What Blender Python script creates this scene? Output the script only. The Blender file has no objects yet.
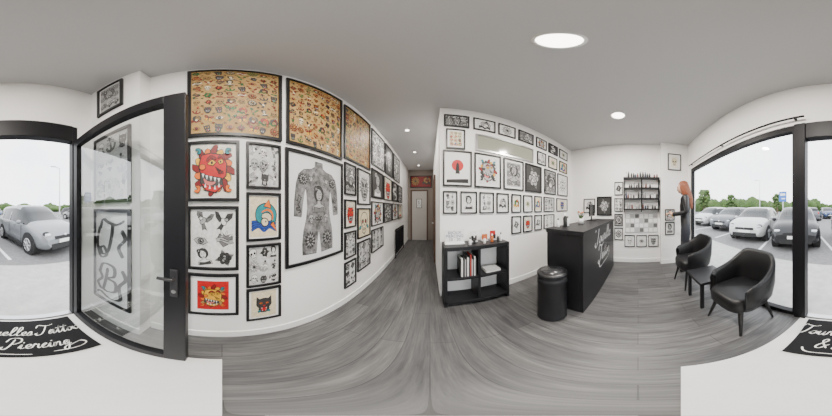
import bpy, bmesh, math, random
from mathutils import Vector, Matrix
random.seed(7)
U = 0.862
SC = bpy.context.scene
COL = SC.collection
# ------------------------------------------------------------------ materials
MATS = {}
def nt(name):
    m = bpy.data.materials.new(name); m.use_nodes = True
    t = m.node_tree; b = t.nodes['Principled BSDF']
    return m, t, b
def P(name, col=(0, 0, 0), rough=0.5, metal=0.0, emit=None, es=0, spec=0.5, coat=0, bump=0, bscale=200):
    if name in MATS: return MATS[name]
    m, t, b = nt(name)
    b.inputs['Base Color'].default_value = (*col, 1)
    b.inputs['Roughness'].default_value = rough
    b.inputs['Metallic'].default_value = metal
    b.inputs['Specular IOR Level'].default_value = spec
    b.inputs['Coat Weight'].default_value = coat
    if emit:
        b.inputs['Emission Color'].default_value = (*emit, 1)
        b.inputs['Emission Strength'].default_value = es
    if bump:
        n = t.nodes.new('ShaderNodeTexNoise'); n.inputs['Scale'].default_value = bscale
        bp = t.nodes.new('ShaderNodeBump'); bp.inputs['Strength'].default_value = bump
        bp.inputs['Distance'].default_value = 0.002
        g = t.nodes.new('ShaderNodeNewGeometry')
        t.links.new(g.outputs['Position'], n.inputs['Vector'])
        t.links.new(n.outputs['Fac'], bp.inputs['Height']); t.links.new(bp.outputs['Normal'], b.inputs['Normal'])
    MATS[name] = m
    return m
def M(t, op, a, b=None, c=None):
    n = t.nodes.new('ShaderNodeMath'); n.operation = op
    for i, v in enumerate((a, b, c)):
        if v is None: continue
        if isinstance(v, (int, float)): n.inputs[i].default_value = v
        else: t.links.new(v, n.inputs[i])
    return n.outputs[0]
def ramp(t, fac, stops, const=False):
    r = t.nodes.new('ShaderNodeValToRGB')
    if const: r.color_ramp.interpolation = 'CONSTANT'
    e = r.color_ramp.elements
    while len(e) < len(stops): e.new(0.5)
    for i, (p, c) in enumerate(stops):
        e[i].position = p; e[i].color = (*c, 1)
    t.links.new(fac, r.inputs[0])
    return r.outputs[0]
def comb(t, x, y, z=0.0):
    n = t.nodes.new('ShaderNodeCombineXYZ')
    for i, v in enumerate((x, y, z)):
        if isinstance(v, (int, float)): n.inputs[i].default_value = v
        else: t.links.new(v, n.inputs[i])
    return n.outputs[0]
def noise(t, vec, scale, detail=2, rough=0.5):
    n = t.nodes.new('ShaderNodeTexNoise'); n.inputs['Scale'].default_value = scale
    n.inputs['Detail'].default_value = detail; n.inputs['Roughness'].default_value = rough
    if vec is not None: t.links.new(vec, n.inputs['Vector'])
    return n.outputs['Fac']
def ground_mat(name, c1, c2, sc, rough=0.9, lo=.3, hi=.7):
    if name in MATS: return MATS[name]
    m, t, b = nt(name)
    g = t.nodes.new('ShaderNodeNewGeometry')
    n = noise(t, g.outputs['Position'], sc, 6, 0.7)
    t.links.new(ramp(t, n, [(lo, c1), (hi, c2)]), b.inputs['Base Color']); b.inputs['Roughness'].default_value = rough
    MATS[name] = m
    return m
FRAME = P('frame_black', (0.009, 0.009, 0.010), 0.4, spec=.35)
PAPER = P('paper_white', (0.86, 0.86, 0.85), 0.6)
WALL = P('wall_paint', (0.935, 0.925, 0.91), 0.75, bump=0.15, bscale=300)
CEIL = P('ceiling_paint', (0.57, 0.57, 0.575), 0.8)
TRIM = P('white_trim', (0.90, 0.90, 0.89), 0.4)
ALU = P('black_aluminium', (0.008, 0.008, 0.010), 0.45, spec=.25)
BLACKW = P('black_laminate', (0.011, 0.011, 0.013), 0.45, bump=0.1, spec=.4)
LEATHER = P('black_leather', (0.009, 0.009, 0.010), 0.40, bump=0.4, bscale=350, spec=.4)
STEEL = P('steel', (0.5, 0.5, 0.5), 0.3, 1.0)
BLKM = P('print_black', (0.012, 0.012, 0.012), 0.6)
LETTER = P('letter_white', (0.80, 0.78, 0.72), 0.5)
def glass(name, tint=(1, 1, 1), base=0.04, k=0.8):
    m = bpy.data.materials.new(name); m.use_nodes = True; t = m.node_tree; t.nodes.clear()
    o = t.nodes.new('ShaderNodeOutputMaterial'); mx = t.nodes.new('ShaderNodeMixShader')
    tr = t.nodes.new('ShaderNodeBsdfTransparent'); tr.inputs[0].default_value = (*tint, 1)
    gl = t.nodes.new('ShaderNodeBsdfGlossy'); gl.inputs['Roughness'].default_value = 0.01
    f = t.nodes.new('ShaderNodeLayerWeight'); f.inputs[0].default_value = 0.5
    fac = M(t, 'ADD', M(t, 'MULTIPLY', M(t, 'POWER', f.outputs['Facing'], 5.0), k), base)
    t.links.new(fac, mx.inputs[0]); t.links.new(tr.outputs[0], mx.inputs[1]); t.links.new(gl.outputs[0], mx.inputs[2])
    t.links.new(mx.outputs[0], o.inputs[0]); return m
GLASS = glass('window_glass', (0.98, 0.99, 0.985), 0.02, 0.4)
DGLASS = glass('door_glass', (0.84, 0.88, 0.88), 0.20, 0.7)
def floor_mat():
    m, t, b = nt('grey_vinyl_planks')
    g = t.nodes.new('ShaderNodeNewGeometry'); s = t.nodes.new('ShaderNodeSeparateXYZ'); t.links.new(g.outputs['Position'], s.inputs[0])
    br = t.nodes.new('ShaderNodeTexBrick')
    br.offset = 0.37
    for k, v in (('Scale', 1.0), ('Mortar Size', 0.0018), ('Brick Width', 1.22), ('Row Height', 0.15), ('Mortar Smooth', 0.1), ('Bias', 0.0)):
        br.inputs[k].default_value = v
    br.inputs['Color1'].default_value = (0.78, 0.78, 0.79, 1); br.inputs['Color2'].default_value = (1.16, 1.15, 1.13, 1); br.inputs['Mortar'].default_value = (0.35, 0.35, 0.35, 1)
    t.links.new(comb(t, s.outputs[1], s.outputs[0]), br.inputs['Vector'])
    row = M(t, 'FLOOR', M(t, 'DIVIDE', s.outputs[0], 0.15))
    vec = comb(t, M(t, 'MULTIPLY', s.outputs[0], 60.0), M(t, 'ADD', M(t, 'MULTIPLY', s.outputs[1], 3.4), M(t, 'MULTIPLY', row, 5.3)))
    n = noise(t, vec, 1.0, 5, 0.65)
    vec2 = comb(t, M(t, 'MULTIPLY', s.outputs[0], 15.0), M(t, 'ADD', M(t, 'MULTIPLY', s.outputs[1], 1.8), M(t, 'MULTIPLY', row, 3.1)))
    n2 = noise(t, vec2, 1.0, 4, 0.6)
    nn = M(t, 'ADD', M(t, 'MULTIPLY', n, 0.5), M(t, 'MULTIPLY', n2, 0.5))
    col = ramp(t, nn, [(0.34, (0.048, 0.048, 0.050)), (0.47, (0.088, 0.087, 0.089)), (0.56, (0.12, 0.118, 0.118)), (0.70, (0.19, 0.186, 0.182))])
    mm = t.nodes.new('ShaderNodeMix'); mm.data_type = 'RGBA'; mm.blend_type = 'MULTIPLY'; mm.inputs[0].default_value = 1
    t.links.new(col, mm.inputs[6]); t.links.new(br.outputs['Color'], mm.inputs[7])
    t.links.new(mm.outputs[2], b.inputs['Base Color'])
    b.inputs['Roughness'].default_value = 0.42
    b.inputs['Specular IOR Level'].default_value = 0.45
    return m
FLOOR = floor_mat()
ASPH = ground_mat('asphalt', (0.13, 0.13, 0.135), (0.21, 0.205, 0.20), 9)
PAVE = ground_mat('pale_paving', (0.34, 0.335, 0.33), (0.48, 0.47, 0.455), 6)
ENTRY = ground_mat('pale_entry_tile', (0.76, 0.75, 0.73), (0.83, 0.82, 0.81), 3)
MATM = P('mat_black', (0.014, 0.014, 0.015), 0.95, bump=0.8, bscale=500, spec=.2)
LEAF = ground_mat('foliage', (0.02, 0.05, 0.012), (0.09, 0.15, 0.035), 1.2)
# ------------------------------------------------------------------ mesh builder
class MB:
    def __init__(s): s.v = []; s.f = []; s.m = []; s.sm = []; s.mats = []
    def mi(s, mat):
        if mat not in s.mats: s.mats.append(mat)
        return s.mats.index(mat)
    def add(s, vs, fs, mat, smooth=False):
        o = len(s.v); s.v += [Vector(p) for p in vs]
        for i, f in enumerate(fs):
            k = s.mi(mat[i] if isinstance(mat, list) else mat)
            s.f.append([o + j for j in f]); s.m.append(k); s.sm.append(smooth)
    def box(s, x0, x1, y0, y1, z0, z1, mat):
        s.obox((0, 0, 0), (1, 0, 0), (0, 1, 0), x0, x1, y0, y1, z0, z1, mat)
    def obox(s, o, R, N, a0, a1, n0, n1, z0, z1, mat):
        o = Vector(o); R = Vector(R); N = Vector(N); Z = Vector((0, 0, 1))
        vs = [o + R * a + N * n + Z * z for z in (z0, z1) for (a, n) in ((a0, n0), (a1, n0), (a1, n1), (a0, n1))]
        s.add(vs, [(0, 3, 2, 1), (4, 5, 6, 7), (0, 1, 5, 4), (1, 2, 6, 5), (2, 3, 7, 6), (3, 0, 4, 7)], mat)
    def tube(s, pts, rs, mat, n=12, cap=True, smooth=True):
        pts = [Vector(p) for p in pts]
        if isinstance(rs, (int, float)): rs = [rs] * len(pts)
        vs = []; up = None
        for i, p in enumerate(pts):
            d = (pts[min(i + 1, len(pts) - 1)] - pts[max(i - 1, 0)]).normalized()
            if up is None:
                up = Vector((0, 0, 1)) if abs(d.z) < 0.9 else Vector((1, 0, 0))
            a = d.cross(up).normalized(); b2 = a.cross(d).normalized(); up = b2
            for j in range(n):
                t = 2 * math.pi * j / n; vs.append(p + (a * math.cos(t) + b2 * math.sin(t)) * rs[i])
        fs = [(i * n + j, i * n + (j + 1) % n, (i + 1) * n + (j + 1) % n, (i + 1) * n + j) for i in range(len(pts) - 1) for j in range(n)]
        s.add(vs, fs, mat, smooth)
        if cap:
            m = len(pts) - 1
            s.add([vs[j] for j in range(n)], [tuple(range(n))], mat)
            s.add([vs[m * n + j] for j in range(n)], [tuple(reversed(range(n)))], mat)
    def lathe(s, c, prof, mat, n=32, smooth=True):
        c = Vector(c); vs = [c + Vector((r * math.cos(2 * math.pi * j / n), r * math.sin(2 * math.pi * j / n), z)) for r, z in prof for j in range(n)]
        fs = [(i * n + j, i * n + (j + 1) % n, (i + 1) * n + (j + 1) % n, (i + 1) * n + j) for i in range(len(prof) - 1) for j in range(n)]
        s.add(vs, fs, mat, smooth)
    def ball(s, c, r, mat, nu=12, nv=8, fn=None):
        c = Vector(c); vs = []
        for i in range(nv + 1):
            ph = math.pi * i / nv
            for j in range(nu):
                th = 2 * math.pi * j / nu
                d = Vector((math.sin(ph) * math.cos(th), math.sin(ph) * math.sin(th), math.cos(ph)))
                q = Vector((d.x * r[0], d.y * r[1], d.z * r[2]))
                if fn: q = fn(d, q)
                vs.append(c + q)
        fs = [(i * nu + j, (i + 1) * nu + j, (i + 1) * nu + (j + 1) % nu, i * nu + (j + 1) % nu) for i in range(nv) for j in range(nu)]
        s.add(vs, fs, mat, True)
    def done(s, name, scale=U, bevel=0.0, seg=2, Mx=None):
        vs = [v * scale for v in s.v]
        if Mx: vs = [Mx @ v for v in vs]
        xs = [v.x for v in vs]; ys = [v.y for v in vs]; zs = [v.z for v in vs]
        o = Vector(((min(xs) + max(xs)) / 2, (min(ys) + max(ys)) / 2, min(zs)))
        me = bpy.data.meshes.new(name); me.from_pydata([v - o for v in vs], [], s.f); me.update()
        for m in s.mats: me.materials.append(m)
        me.polygons.foreach_set('material_index', s.m); me.polygons.foreach_set('use_smooth', s.sm)
        ob = bpy.data.objects.new(name, me); COL.objects.link(ob)
        ob.location = o
        if bevel:
            b = ob.modifiers.new('bevel', 'BEVEL'); b.width = bevel; b.segments = seg; b.limit_method = 'ANGLE'; b.angle_limit = math.radians(40)
        return ob
def box_obj(name, *a, mat, scale=U, bevel=0):
    m = MB(); m.box(*a, mat); return m.done(name, scale, bevel)
def text_child(name, body, size, loc, rot, parent, mat, ext=0.002, shear=0.35, align='CENTER'):
    cu = bpy.data.curves.new(name, 'FONT'); cu.body = body; cu.size = size; cu.extrude = ext; cu.shear = shear; cu.align_x = align; cu.align_y = 'CENTER'; cu.space_line = 0.85
    ob = bpy.data.objects.new(name + '_tmp', cu); COL.objects.link(ob)
    dg = bpy.context.evaluated_depsgraph_get(); me = bpy.data.meshes.new_from_object(ob.evaluated_get(dg))
    bpy.data.objects.remove(ob)
    me.materials.clear(); me.materials.append(mat)
    o = bpy.data.objects.new(name, me); COL.objects.link(o)
    o.parent = parent; o.location = Vector(loc) - Vector(parent.location); o.rotation_euler = rot
    return o
# ------------------------------------------------------------------ cursive lettering
def catmull(pts, n=6):
    out = []
    P_ = [pts[0]] + list(pts) + [pts[-1]]
    for i in range(1, len(P_) - 2):
        p0, p1, p2, p3 = P_[i - 1:i + 3]
        for k in range(n):
            t = k / n
            out.append(tuple(0.5 * (2 * p1[d] + (p2[d] - p0[d]) * t + (2 * p0[d] - 5 * p1[d] + 4 * p2[d] - p3[d]) * t * t + (3 * p1[d] - p0[d] - 3 * p2[d] + p3[d]) * t ** 3) for d in (0, 1)))
    out.append(tuple(pts[-1])); return out
GL = {
 'e': (.35, [[(0, .05), (.15, .15), (.28, .3), (.2, .42), (.08, .32), (.08, .12), (.2, 0), (.35, .06)]]),
 'l': (.36, [[(0, .05), (.15, .3), (.32, .8), (.26, 1.02), (.15, .9), (.12, .4), (.16, .08), (.25, 0), (.36, .06)]]),
 'o': (.46, [[(0, .06), (.12, .36), (.25, .42), (.1, .32), (.07, .12), (.2, 0), (.34, .14), (.32, .34), (.22, .42), (.32, .33), (.42, .34), (.46, .1)]]),
 'u': (.54, [[(0, .06), (.1, .4), (.1, .15), (.18, 0), (.32, .12), (.38, .4), (.37, .12), (.44, 0), (.54, .06)]]),
 'r': (.42, [[(0, .05), (.1, .46), (.16, .36), (.28, .38), (.28, .15), (.34, 0), (.42, .06)]]),
 's': (.36, [[(0, .05), (.18, .44), (.26, .2), (.16, 0), (.02, .04), (.2, .0), (.36, .06)]]),
 't': (.34, [[(0, .05), (.12, .4), (.18, .85), (.14, .3), (.2, 0), (.34, .06)], [(-.06, .56), (.15, .6), (.38, .64)]]),
 'a': (.48, [[(0, .05), (.26, .36), (.15, .42), (.06, .2), (.12, 0), (.26, .12), (.32, .42), (.31, .1), (.38, 0), (.48, .06)]]),
 'i': (.28, [[(0, .05), (.1, .4), (.1, .12), (.16, 0), (.28, .06)], [(.12, .58), (.15, .62), (.17, .66)]]),
 'c': (.34, [[(0, .05), (.24, .36), (.16, .43), (.05, .2), (.14, 0), (.34, .06)]]),
 'n': (.48, [[(0, .05), (.06, .4), (.08, 0), (.12, .25), (.25, .42), (.32, .3), (.32, .08), (.38, 0), (.48, .06)]]),
 'g': (.46, [[(0, .05), (.26, .36), (.14, .42), (.05, .2), (.14, .02), (.28, .15), (.32, .42), (.3, -.2), (.2, -.5), (.05, -.4), (.12, -.18), (.46, .08)]]),
 'T': (.60, [[(-.22, .80), (-.12, 1.12), (.2, 1.04), (.55, 1.0), (.85, 1.14)], [(.38, 1.02), (.34, .5), (.22, .05), (.0, -.08), (-.16, .1), (-.02, .2)]]),
 'P': (.62, [[(.24, 1.0), (.18, .4), (.05, -.08), (-.18, .0), (-.1, .16)], [(-.14, .68), (.0, 1.1), (.5, 1.1), (.6, .75), (.35, .48), (.15, .55)]]),
 'B': (.8, [[(.24, 1.0), (.18, .4), (.08, -.02), (-.15, .05)], [(-.14, .7), (.0, 1.1), (.5, 1.1), (.55, .75), (.26, .56), (.62, .5), (.66, .12), (.3, -.05), (.05, .02)]]),
 '&': (.75, [[(.6, .0), (.3, .45), (.14, .78), (.28, .98), (.38, .78), (.1, .35), (.08, .06), (.3, -.02), (.5, .3), (.62, .4)]]),
 ' ': (.3, []),
}
def script(m, lines, o, R, Up, N, size, mat, leading=1.25, w=.085, shear=.3, extra=None, n0=.0):
    o, R, Up, N = Vector(o), Vector(R), Vector(Up), Vector(N); lay = 0
    tot = len(lines)
    for li, ln in enumerate(lines):
        wd = sum(GL[c][0] for c in ln); x = -wd / 2; yb = (tot / 2 - li - .5) * leading - .45
        strokes = []
        for c in ln:
            adv, st = GL[c]
            for s_ in st: strokes.append([(x + p[0], p[1]) for p in s_])
            x += adv
        if extra and li in extra: strokes += extra[li]
        for s_ in strokes:
            pts = catmull(s_, 6); q = []
            for i, p in enumerate(pts):
                a = pts[max(i - 1, 0)]; b = pts[min(i + 1, len(pts) - 1)]
                dx, dy = b[0] - a[0], b[1] - a[1]; L = math.hypot(dx, dy) or 1; dx /= L; dy /= L
                ww = w * (.30 + .70 * abs(dy * .9 - dx * .25)) * (.35 if i in (0, len(pts) - 1) else 1) / 2
                q.append(((p[0] - dy * ww, p[1] + dx * ww), (p[0] + dy * ww, p[1] - dx * ww)))
            vs = []; h = n0 + .0001 * (lay % 7); lay += 1
            for A_, B_ in q:
                for (u, v) in (A_, B_):
                    v2 = v + yb; vs.append(o + R * ((u + shear * v) * size) + Up * (v2 * size) + N * h)
            m.add(vs, [(2 * i, 2 * i + 1, 2 * i + 3, 2 * i + 2) for i in range(len(q) - 1)], mat)
def child_mesh(m, name, parent, scale=U):
    ob = m.done(name, scale); loc = ob.location.copy(); ob.parent = parent; ob.location = loc - parent.location; return ob
# ------------------------------------------------------------------ tattoo motifs
INK = {'k': (.010, .010, .010), 'red': (.58, .006, .008), 'dred': (.24, .008, .008), 'ora': (.85, .17, .008), 'yel': (.85, .44, .02), 'tan': (.40, .23, .07), 'grn': (.015, .17, .04), 'teal': (.008, .24, .28), 'blu': (.012, .06, .36), 'cre': (.80, .70, .48), 'w': (.84, .84, .83), 'lg': (.44, .44, .44), 'mg': (.17, .17, .17), 'dg': (.045, .045, .045), 'pink': (.72, .18, .16), 'lg2': (.62, .62, .62), 'crw': (.84, .80, .68)}
def ink(k):
    c = INK[k]; return ground_mat('ink_' + k, tuple(x * .72 for x in c), tuple(min(1, x * 1.1) for x in c), 40, .5)
def E_(cx, cy, rx, ry, n=16, rot=0):
    c, s = math.cos(rot), math.sin(rot); r = []
    for i in range(n):
        a = 2 * math.pi * i / n; x, y = rx * math.cos(a), ry * math.sin(a); r.append((cx + x * c - y * s, cy + x * s + y * c))
    return r
class Lz:
    def __init__(s): s.it = []; s.l = 0
    def p(s, poly, col): s.it.append((poly, col, s.l)); s.l += 1
    def o(s, poly, col, k=.06):
        cx = sum(a for a, b in poly) / len(poly); cy = sum(b for a, b in poly) / len(poly); ex = []
        for a, b in poly:
            d = math.hypot(a - cx, b - cy) or 1; ex.append((a + (a - cx) / d * k, b + (b - cy) / d * k))
        s.it.append((ex, 'k', s.l)); s.it.append((poly, col, s.l + 1)); s.l += 2
    def mir(s, poly, col, k=.06):
        s.o(poly, col, k); s.l -= 2; s.o([(-a, b) for a, b in poly], col, k)
    def rib(s, pts, w, col, k=.05, taper=True):
        c = catmull(pts, 5); n = len(c) - 1
        for kk, cc in ((k, 'k'), (0, col)):
            q = []
            for i, p in enumerate(c):
                a = c[max(i - 1, 0)]; b = c[min(i + 1, n)]; dx, dy = b[0] - a[0], b[1] - a[1]; L = math.hypot(dx, dy) or 1; dx /= L; dy /= L
                ww = w * (1 - .75 * abs(2 * i / n - 1) ** 2 if taper else 1) + kk
                q.append(((p[0] - dy * ww, p[1] + dx * ww), (p[0] + dy * ww, p[1] - dx * ww)))
            for i in range(n): s.it.append(([q[i][0], q[i][1], q[i + 1][1], q[i + 1][0]], cc, s.l))
            s.l += 1
    def line(s, pts, w=.02, col='k'):
        c = catmull(pts, 4); q = []
        for i, p in enumerate(c):
            a = c[max(i - 1, 0)]; b = c[min(i + 1, len(c) - 1)]; dx, dy = b[0] - a[0], b[1] - a[1]; L = math.hypot(dx, dy) or 1
            q.append(((p[0] - dy / L * w, p[1] + dx / L * w), (p[0] + dy / L * w, p[1] - dx / L * w)))
        for i in range(len(c) - 1): s.it.append(([q[i][0], q[i][1], q[i + 1][1], q[i + 1][0]], col, s.l))
        s.l += 1
def leaf(L, a, r0, r1, w, col):
    c, s = math.cos(a), math.sin(a)
    L.o([(c * r0, s * r0), (c * (r0 + r1) / 2 - s * w, s * (r0 + r1) / 2 + c * w), (c * r1, s * r1), (c * (r0 + r1) / 2 + s * w, s * (r0 + r1) / 2 - c * w)], col, .04)
def m_rose(L, c, R):
    for k in range(4): leaf(L, R.uniform(0, .5) + k * 1.57, .3, .98, .18, c[3])
    for k in range(6):
        a = k * 1.047; L.o(E_(.38 * math.cos(a), .38 * math.sin(a), .28, .24, 12, a), c[0])
    for k in range(5):
        a = k * 1.257 + .4; L.o(E_(.19 * math.cos(a), .19 * math.sin(a), .19, .15, 12, a), c[1] if k % 2 else c[0])
    L.o(E_(0, 0, .12, .12), c[1]); L.line([(-.06, 0), (0, .07), (.07, 0), (0, -.08)], .02)
def m_skull(L, c, R):
    if R.random() < .5:
        for k in range(3): leaf(L, 3.6 + k * 1.1, .5, .98, .14, c[3])
    L.o([(-.34, -.1), (.34, -.1), (.30, -.72), (.1, -.80), (-.1, -.80), (-.30, -.72)], c[2]); L.o(E_(0, .25, .60, .55, 22), c[2]); L.p(E_(0, -.15, .33, .22), c[2])
    for s in (-1, 1):
        L.p(E_(s * .25, .12, .17, .18), 'k'); L.p(E_(s * .27, .10, .06, .06), c[0]); L.line([(s * .55, .3), (s * .48, .0), (s * .36, -.1)], .02)
    L.p([(0, -.02), (-.09, -.22), (.09, -.22)], 'k')
    L.line([(-.28, -.48), (0, -.52), (.28, -.48)], .022)
    for x in (-.18, -.06, .06, .18): L.line([(x, -.36), (x, -.5), (x, -.66)], .018)
def m_dagger(L, c, R):
    L.o([(-.10, .15), (.10, .15), (.09, -.6), (0, -.95), (-.09, -.6)], c[2]); L.line([(0, .1), (0, -.4), (0, -.8)], .018)
    L.o([(-.42, .14), (.42, .14), (.36, .28), (-.36, .28)], c[1]); L.o([(-.08, .28), (.08, .28), (.1, .8), (-.1, .8)], c[0]); L.o(E_(0, .86, .13, .11), c[1])
    L.rib([(-.55, -.1), (-.2, .02), (.25, -.2), (-.2, -.45), (.35, -.62)], .09, c[3])
def m_heart(L, c, R):
    h = [(0, -.75), (-.5, -.25), (-.72, .15), (-.62, .5), (-.32, .62), (0, .38), (.32, .62), (.62, .5), (.72, .15), (.5, -.25)]
    L.o(h, c[0], .07); L.p(E_(-.35, .3, .14, .09, 12, .6), c[2])
    L.rib([(-.85, -.2), (-.4, .0), (0, -.08), (.4, -.16), (.85, .05)], .17, c[2], .05, False); L.line([(-.5, -.02), (0, -.07), (.5, -.12)], .04)
    for k in range(3): leaf(L, .9 + k * .65, .5, .98, .1, c[1])
def m_snake(L, c, R):
    f = R.choice((-1, 1))
    L.rib([(f * -.2, -.9), (f * .6, -.7), (f * .5, -.3), (f * -.5, -.15), (f * -.6, .25), (f * .2, .35), (f * .45, .65), (f * .05, .85)], .17, c[0], .05)
    L.rib([(f * .5, -.5), (f * 0, -.22), (f * -.5, -.1), (f * -.45, .2), (f * .2, .3)], .05, c[1], 0)
    L.o(E_(f * -.02, .82, .22, .15, 14, .3), c[0]); L.p(E_(f * -.06, .86, .05, .05), c[1]); L.line([(f * -.2, .8), (f * -.4, .78), (f * -.5, .86)], .02, 'red' if c[0] != 'w' else 'k')
    leaf(L, 3.6, .3, .95, .16, c[3]); leaf(L, .2, .45, .95, .15, c[3])
def m_bird(L, c, R):
    f = R.choice((-1, 1))
    L.o([(f * x, y) for x, y in ((-.1, .1), (-.6, .75), (-.95, .8), (-.75, .3), (-.4, -.1))], c[0]); L.o([(f * x, y) for x, y in ((.05, .15), (.3, .8), (.8, .95), (.75, .5), (.35, -.05))], c[0])
    L.o([(f * x, y) for x, y in ((-.1, -.2), (-.5, -.9), (-.2, -.75), (-.05, -.95), (.2, -.2))], c[0]); L.o(E_(f * .05, -.02, .24, .36, 14, f * .5), c[2]); L.o(E_(f * .3, .22, .17, .15), c[1])
    L.p(E_(f * .34, .25, .035, .035), 'k'); L.p([(f * .44, .28), (f * .66, .22), (f * .44, .16)], 'k')
    for k in range(3): L.line([(f * (-.3 - .15 * k), .25 + .08 * k), (f * (-.5 - .1 * k), .5 + .06 * k)], .02); L.line([(f * (.25 + .12 * k), .3 + .08 * k), (f * (.35 + .12 * k), .6 + .06 * k)], .02)
def m_butterfly(L, c, R):
    L.mir([(.05, .1), (.4, .7), (.9, .8), (.95, .35), (.6, .02)], c[0]); L.mir([(.05, .0), (.6, -.05), (.8, -.45), (.5, -.8), (.2, -.5)], c[1])
    for s in (-1, 1): L.p(E_(s * .62, .45, .13, .13), c[2]); L.p(E_(s * .5, -.42, .11, .11), c[0]); L.line([(s * .03, .4), (s * .15, .75), (s * .3, .9)], .02)
    L.o(E_(0, 0, .08, .48), 'dg'); L.o(E_(0, .45, .1, .1), c[2])
def m_mum(L, c, R):
    for ring, (r, n, q) in enumerate(((.68, 12, .26), (.46, 10, .21), (.26, 8, .15))):
        for k in range(n):
            a = 2 * math.pi * k / n + ring * .3; L.o(E_(r * math.cos(a), r * math.sin(a), q, q * .45, 10, a), c[0] if ring != 1 else c[2], .035)
    L.o(E_(0, 0, .15, .15), c[1])
def m_lady(L, c, R):
    L.o(E_(0, .38, .5, .55, 20), 'dg' if R.random() < .6 else c[0]); L.o([(-.15, -.1), (.15, -.1), (.2, -.35), (.62, -.5), (.7, -.92), (-.7, -.92), (-.62, -.5), (-.2, -.35)], c[2])
    L.o([(-.5, -.55), (0, -.7), (.5, -.55), (.6, -.92), (-.6, -.92)], c[0]); L.o(E_(0, .28, .30, .38, 18), c[2])
    for s in (-1, 1): L.p(E_(s * .12, .30, .06, .035), 'k'); L.line([(s * .05, .42), (s * .12, .45), (s * .2, .41)], .02)
    L.p(E_(0, .05, .08, .04), 'red' if c[0] not in ('w', 'lg', 'mg', 'dg') else 'k'); L.line([(0, .28), (-.03, .17), (.02, .16)], .015)
    L.o(E_(-.36, .72, .17, .17, 10), c[0]); L.o(E_(-.36, .72, .07, .07, 8), c[1]); L.line([(-.2, .7), (.1, .62), (.3, .35)], .03, c[2])
def m_oni(L, c, R):
    for k in range(13):
        a = math.pi * (-.1 + 1.2 * k / 12); L.o([(.45 * math.cos(a - .15), .45 * math.sin(a - .15)), (1.0 * math.cos(a + .1), .98 * math.sin(a + .1)), (.45 * math.cos(a + .15), .45 * math.sin(a + .15))], c[1] if k % 2 else c[3], .03)
    L.mir([(.25, .45), (.55, .55), (.75, .98), (.80, .5), (.5, .25)], c[2])
    L.o([(-.55, .3), (-.4, .6), (0, .5), (.4, .6), (.55, .3), (.62, -.1), (.45, -.6), (.2, -.92), (-.2, -.92), (-.45, -.6), (-.62, -.1)], c[0], .06)
    L.mir([(.08, .22), (.45, .42), (.48, .28), (.15, .08)], 'dg', .02)
    for s in (-1, 1): L.o(E_(s * .26, .12, .14, .10), c[1], .04); L.p(E_(s * .24, .12, .05, .06), 'k'); L.line([(s * .2, -.1), (s * .42, -.15), (s * .5, -.4)], .03); L.line([(s * .35, -.5), (s * .4, -.3), (s * .55, -.1)], .02)
    L.o([(-.12, .05), (.12, .05), (.2, -.15), (0, -.22), (-.2, -.15)], c[0], .03)
    L.o([(-.40, -.32), (0, -.26), (.40, -.32), (.34, -.66), (0, -.74), (-.34, -.66)], 'dg', .04)
    for x in (-.28, -.17, -.06, .06, .17, .28): L.p([(x - .05, -.32), (x + .05, -.32), (x, -.44)], 'w'); L.p([(x - .045, -.66), (x + .045, -.66), (x, -.56)], 'w')
    for s in (-1, 1): L.o([(s * .34, -.3), (s * .24, -.3), (s * .27, -.62)], 'w', .02)
def m_dragon(L, c, R):
    # roaring beast head in three-quarter view with swirling mane and scrolls
    for k in range(16):
        a = 2 * math.pi * k / 16 + .2; r = 1.02 if k % 2 else .86
        L.rib([(.40 * math.cos(a), .40 * math.sin(a)), (.68 * math.cos(a + .18), .68 * math.sin(a + .18)), (r * math.cos(a + .02), r * math.sin(a + .02))], .12, (c[1], c[3], 'yel', 'dred')[k % 4], .03)
    L.o([(-.62, .15), (-.5, .55), (-.1, .62), (.35, .55), (.58, .2), (.55, -.25), (.25, -.5), (-.2, -.35), (-.55, -.15)], c[0], .05)
    L.o([(-.55, -.15), (-.15, -.30), (.35, -.35), (.42, -.62), (.1, -.86), (-.32, -.78), (-.55, -.5)], 'dg', .05)
    L.o([(-.5, -.55), (-.3, -.78), (.1, -.86), (.42, -.62), (.3, -.60), (0, -.68), (-.3, -.58)], c[0], .03)
    L.rib([(.1, -.5), (-.1, -.55), (-.3, -.5), (-.42, -.36)], .07, 'pink', .02)
    for x, y in ((-.45, -.18), (-.28, -.25), (-.1, -.29), (.08, -.33), (.25, -.36)): L.p([(x - .06, y + .02), (x + .06, y), (x, y - .16)], 'w')
    for x, y in ((-.35, -.66), (-.15, -.72), (.08, -.74), (.26, -.66)): L.p([(x - .05, y - .02), (x + .05, y - .02), (x, y + .14)], 'w')
    L.o(E_(-.48, .08, .13, .10), c[1], .03); L.o([(-.25, .20), (-.05, .36), (.12, .26), (-.02, .14)], 'yel', .04); L.p(E_(-.06, .24, .05, .06), 'k'); L.o([(.22, .30), (.38, .38), (.45, .26), (.3, .18)], 'yel', .03); L.p(E_(.33, .28, .035, .05), 'k')
    L.rib([(-.3, .30), (-.1, .48), (.15, .38)], .05, 'dred', .02); L.rib([(.2, .42), (.38, .52), (.5, .36)], .045, 'dred', .02)
    for k in range(4): L.line([(.1 + .1 * k, .08 - .05 * k), (.2 + .08 * k, -.05 - .03 * k), (.25 + .06 * k, -.2)], .02)
    for x, y in ((-.8, .8), (.8, .78), (-.85, -.8), (.82, -.78)): L.rib([(x, y), (x * .8, y * 1.02), (x * .75, y * .85), (x * .9, y * .82)], .06, 'teal' if y > 0 else c[1], .02)
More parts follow.
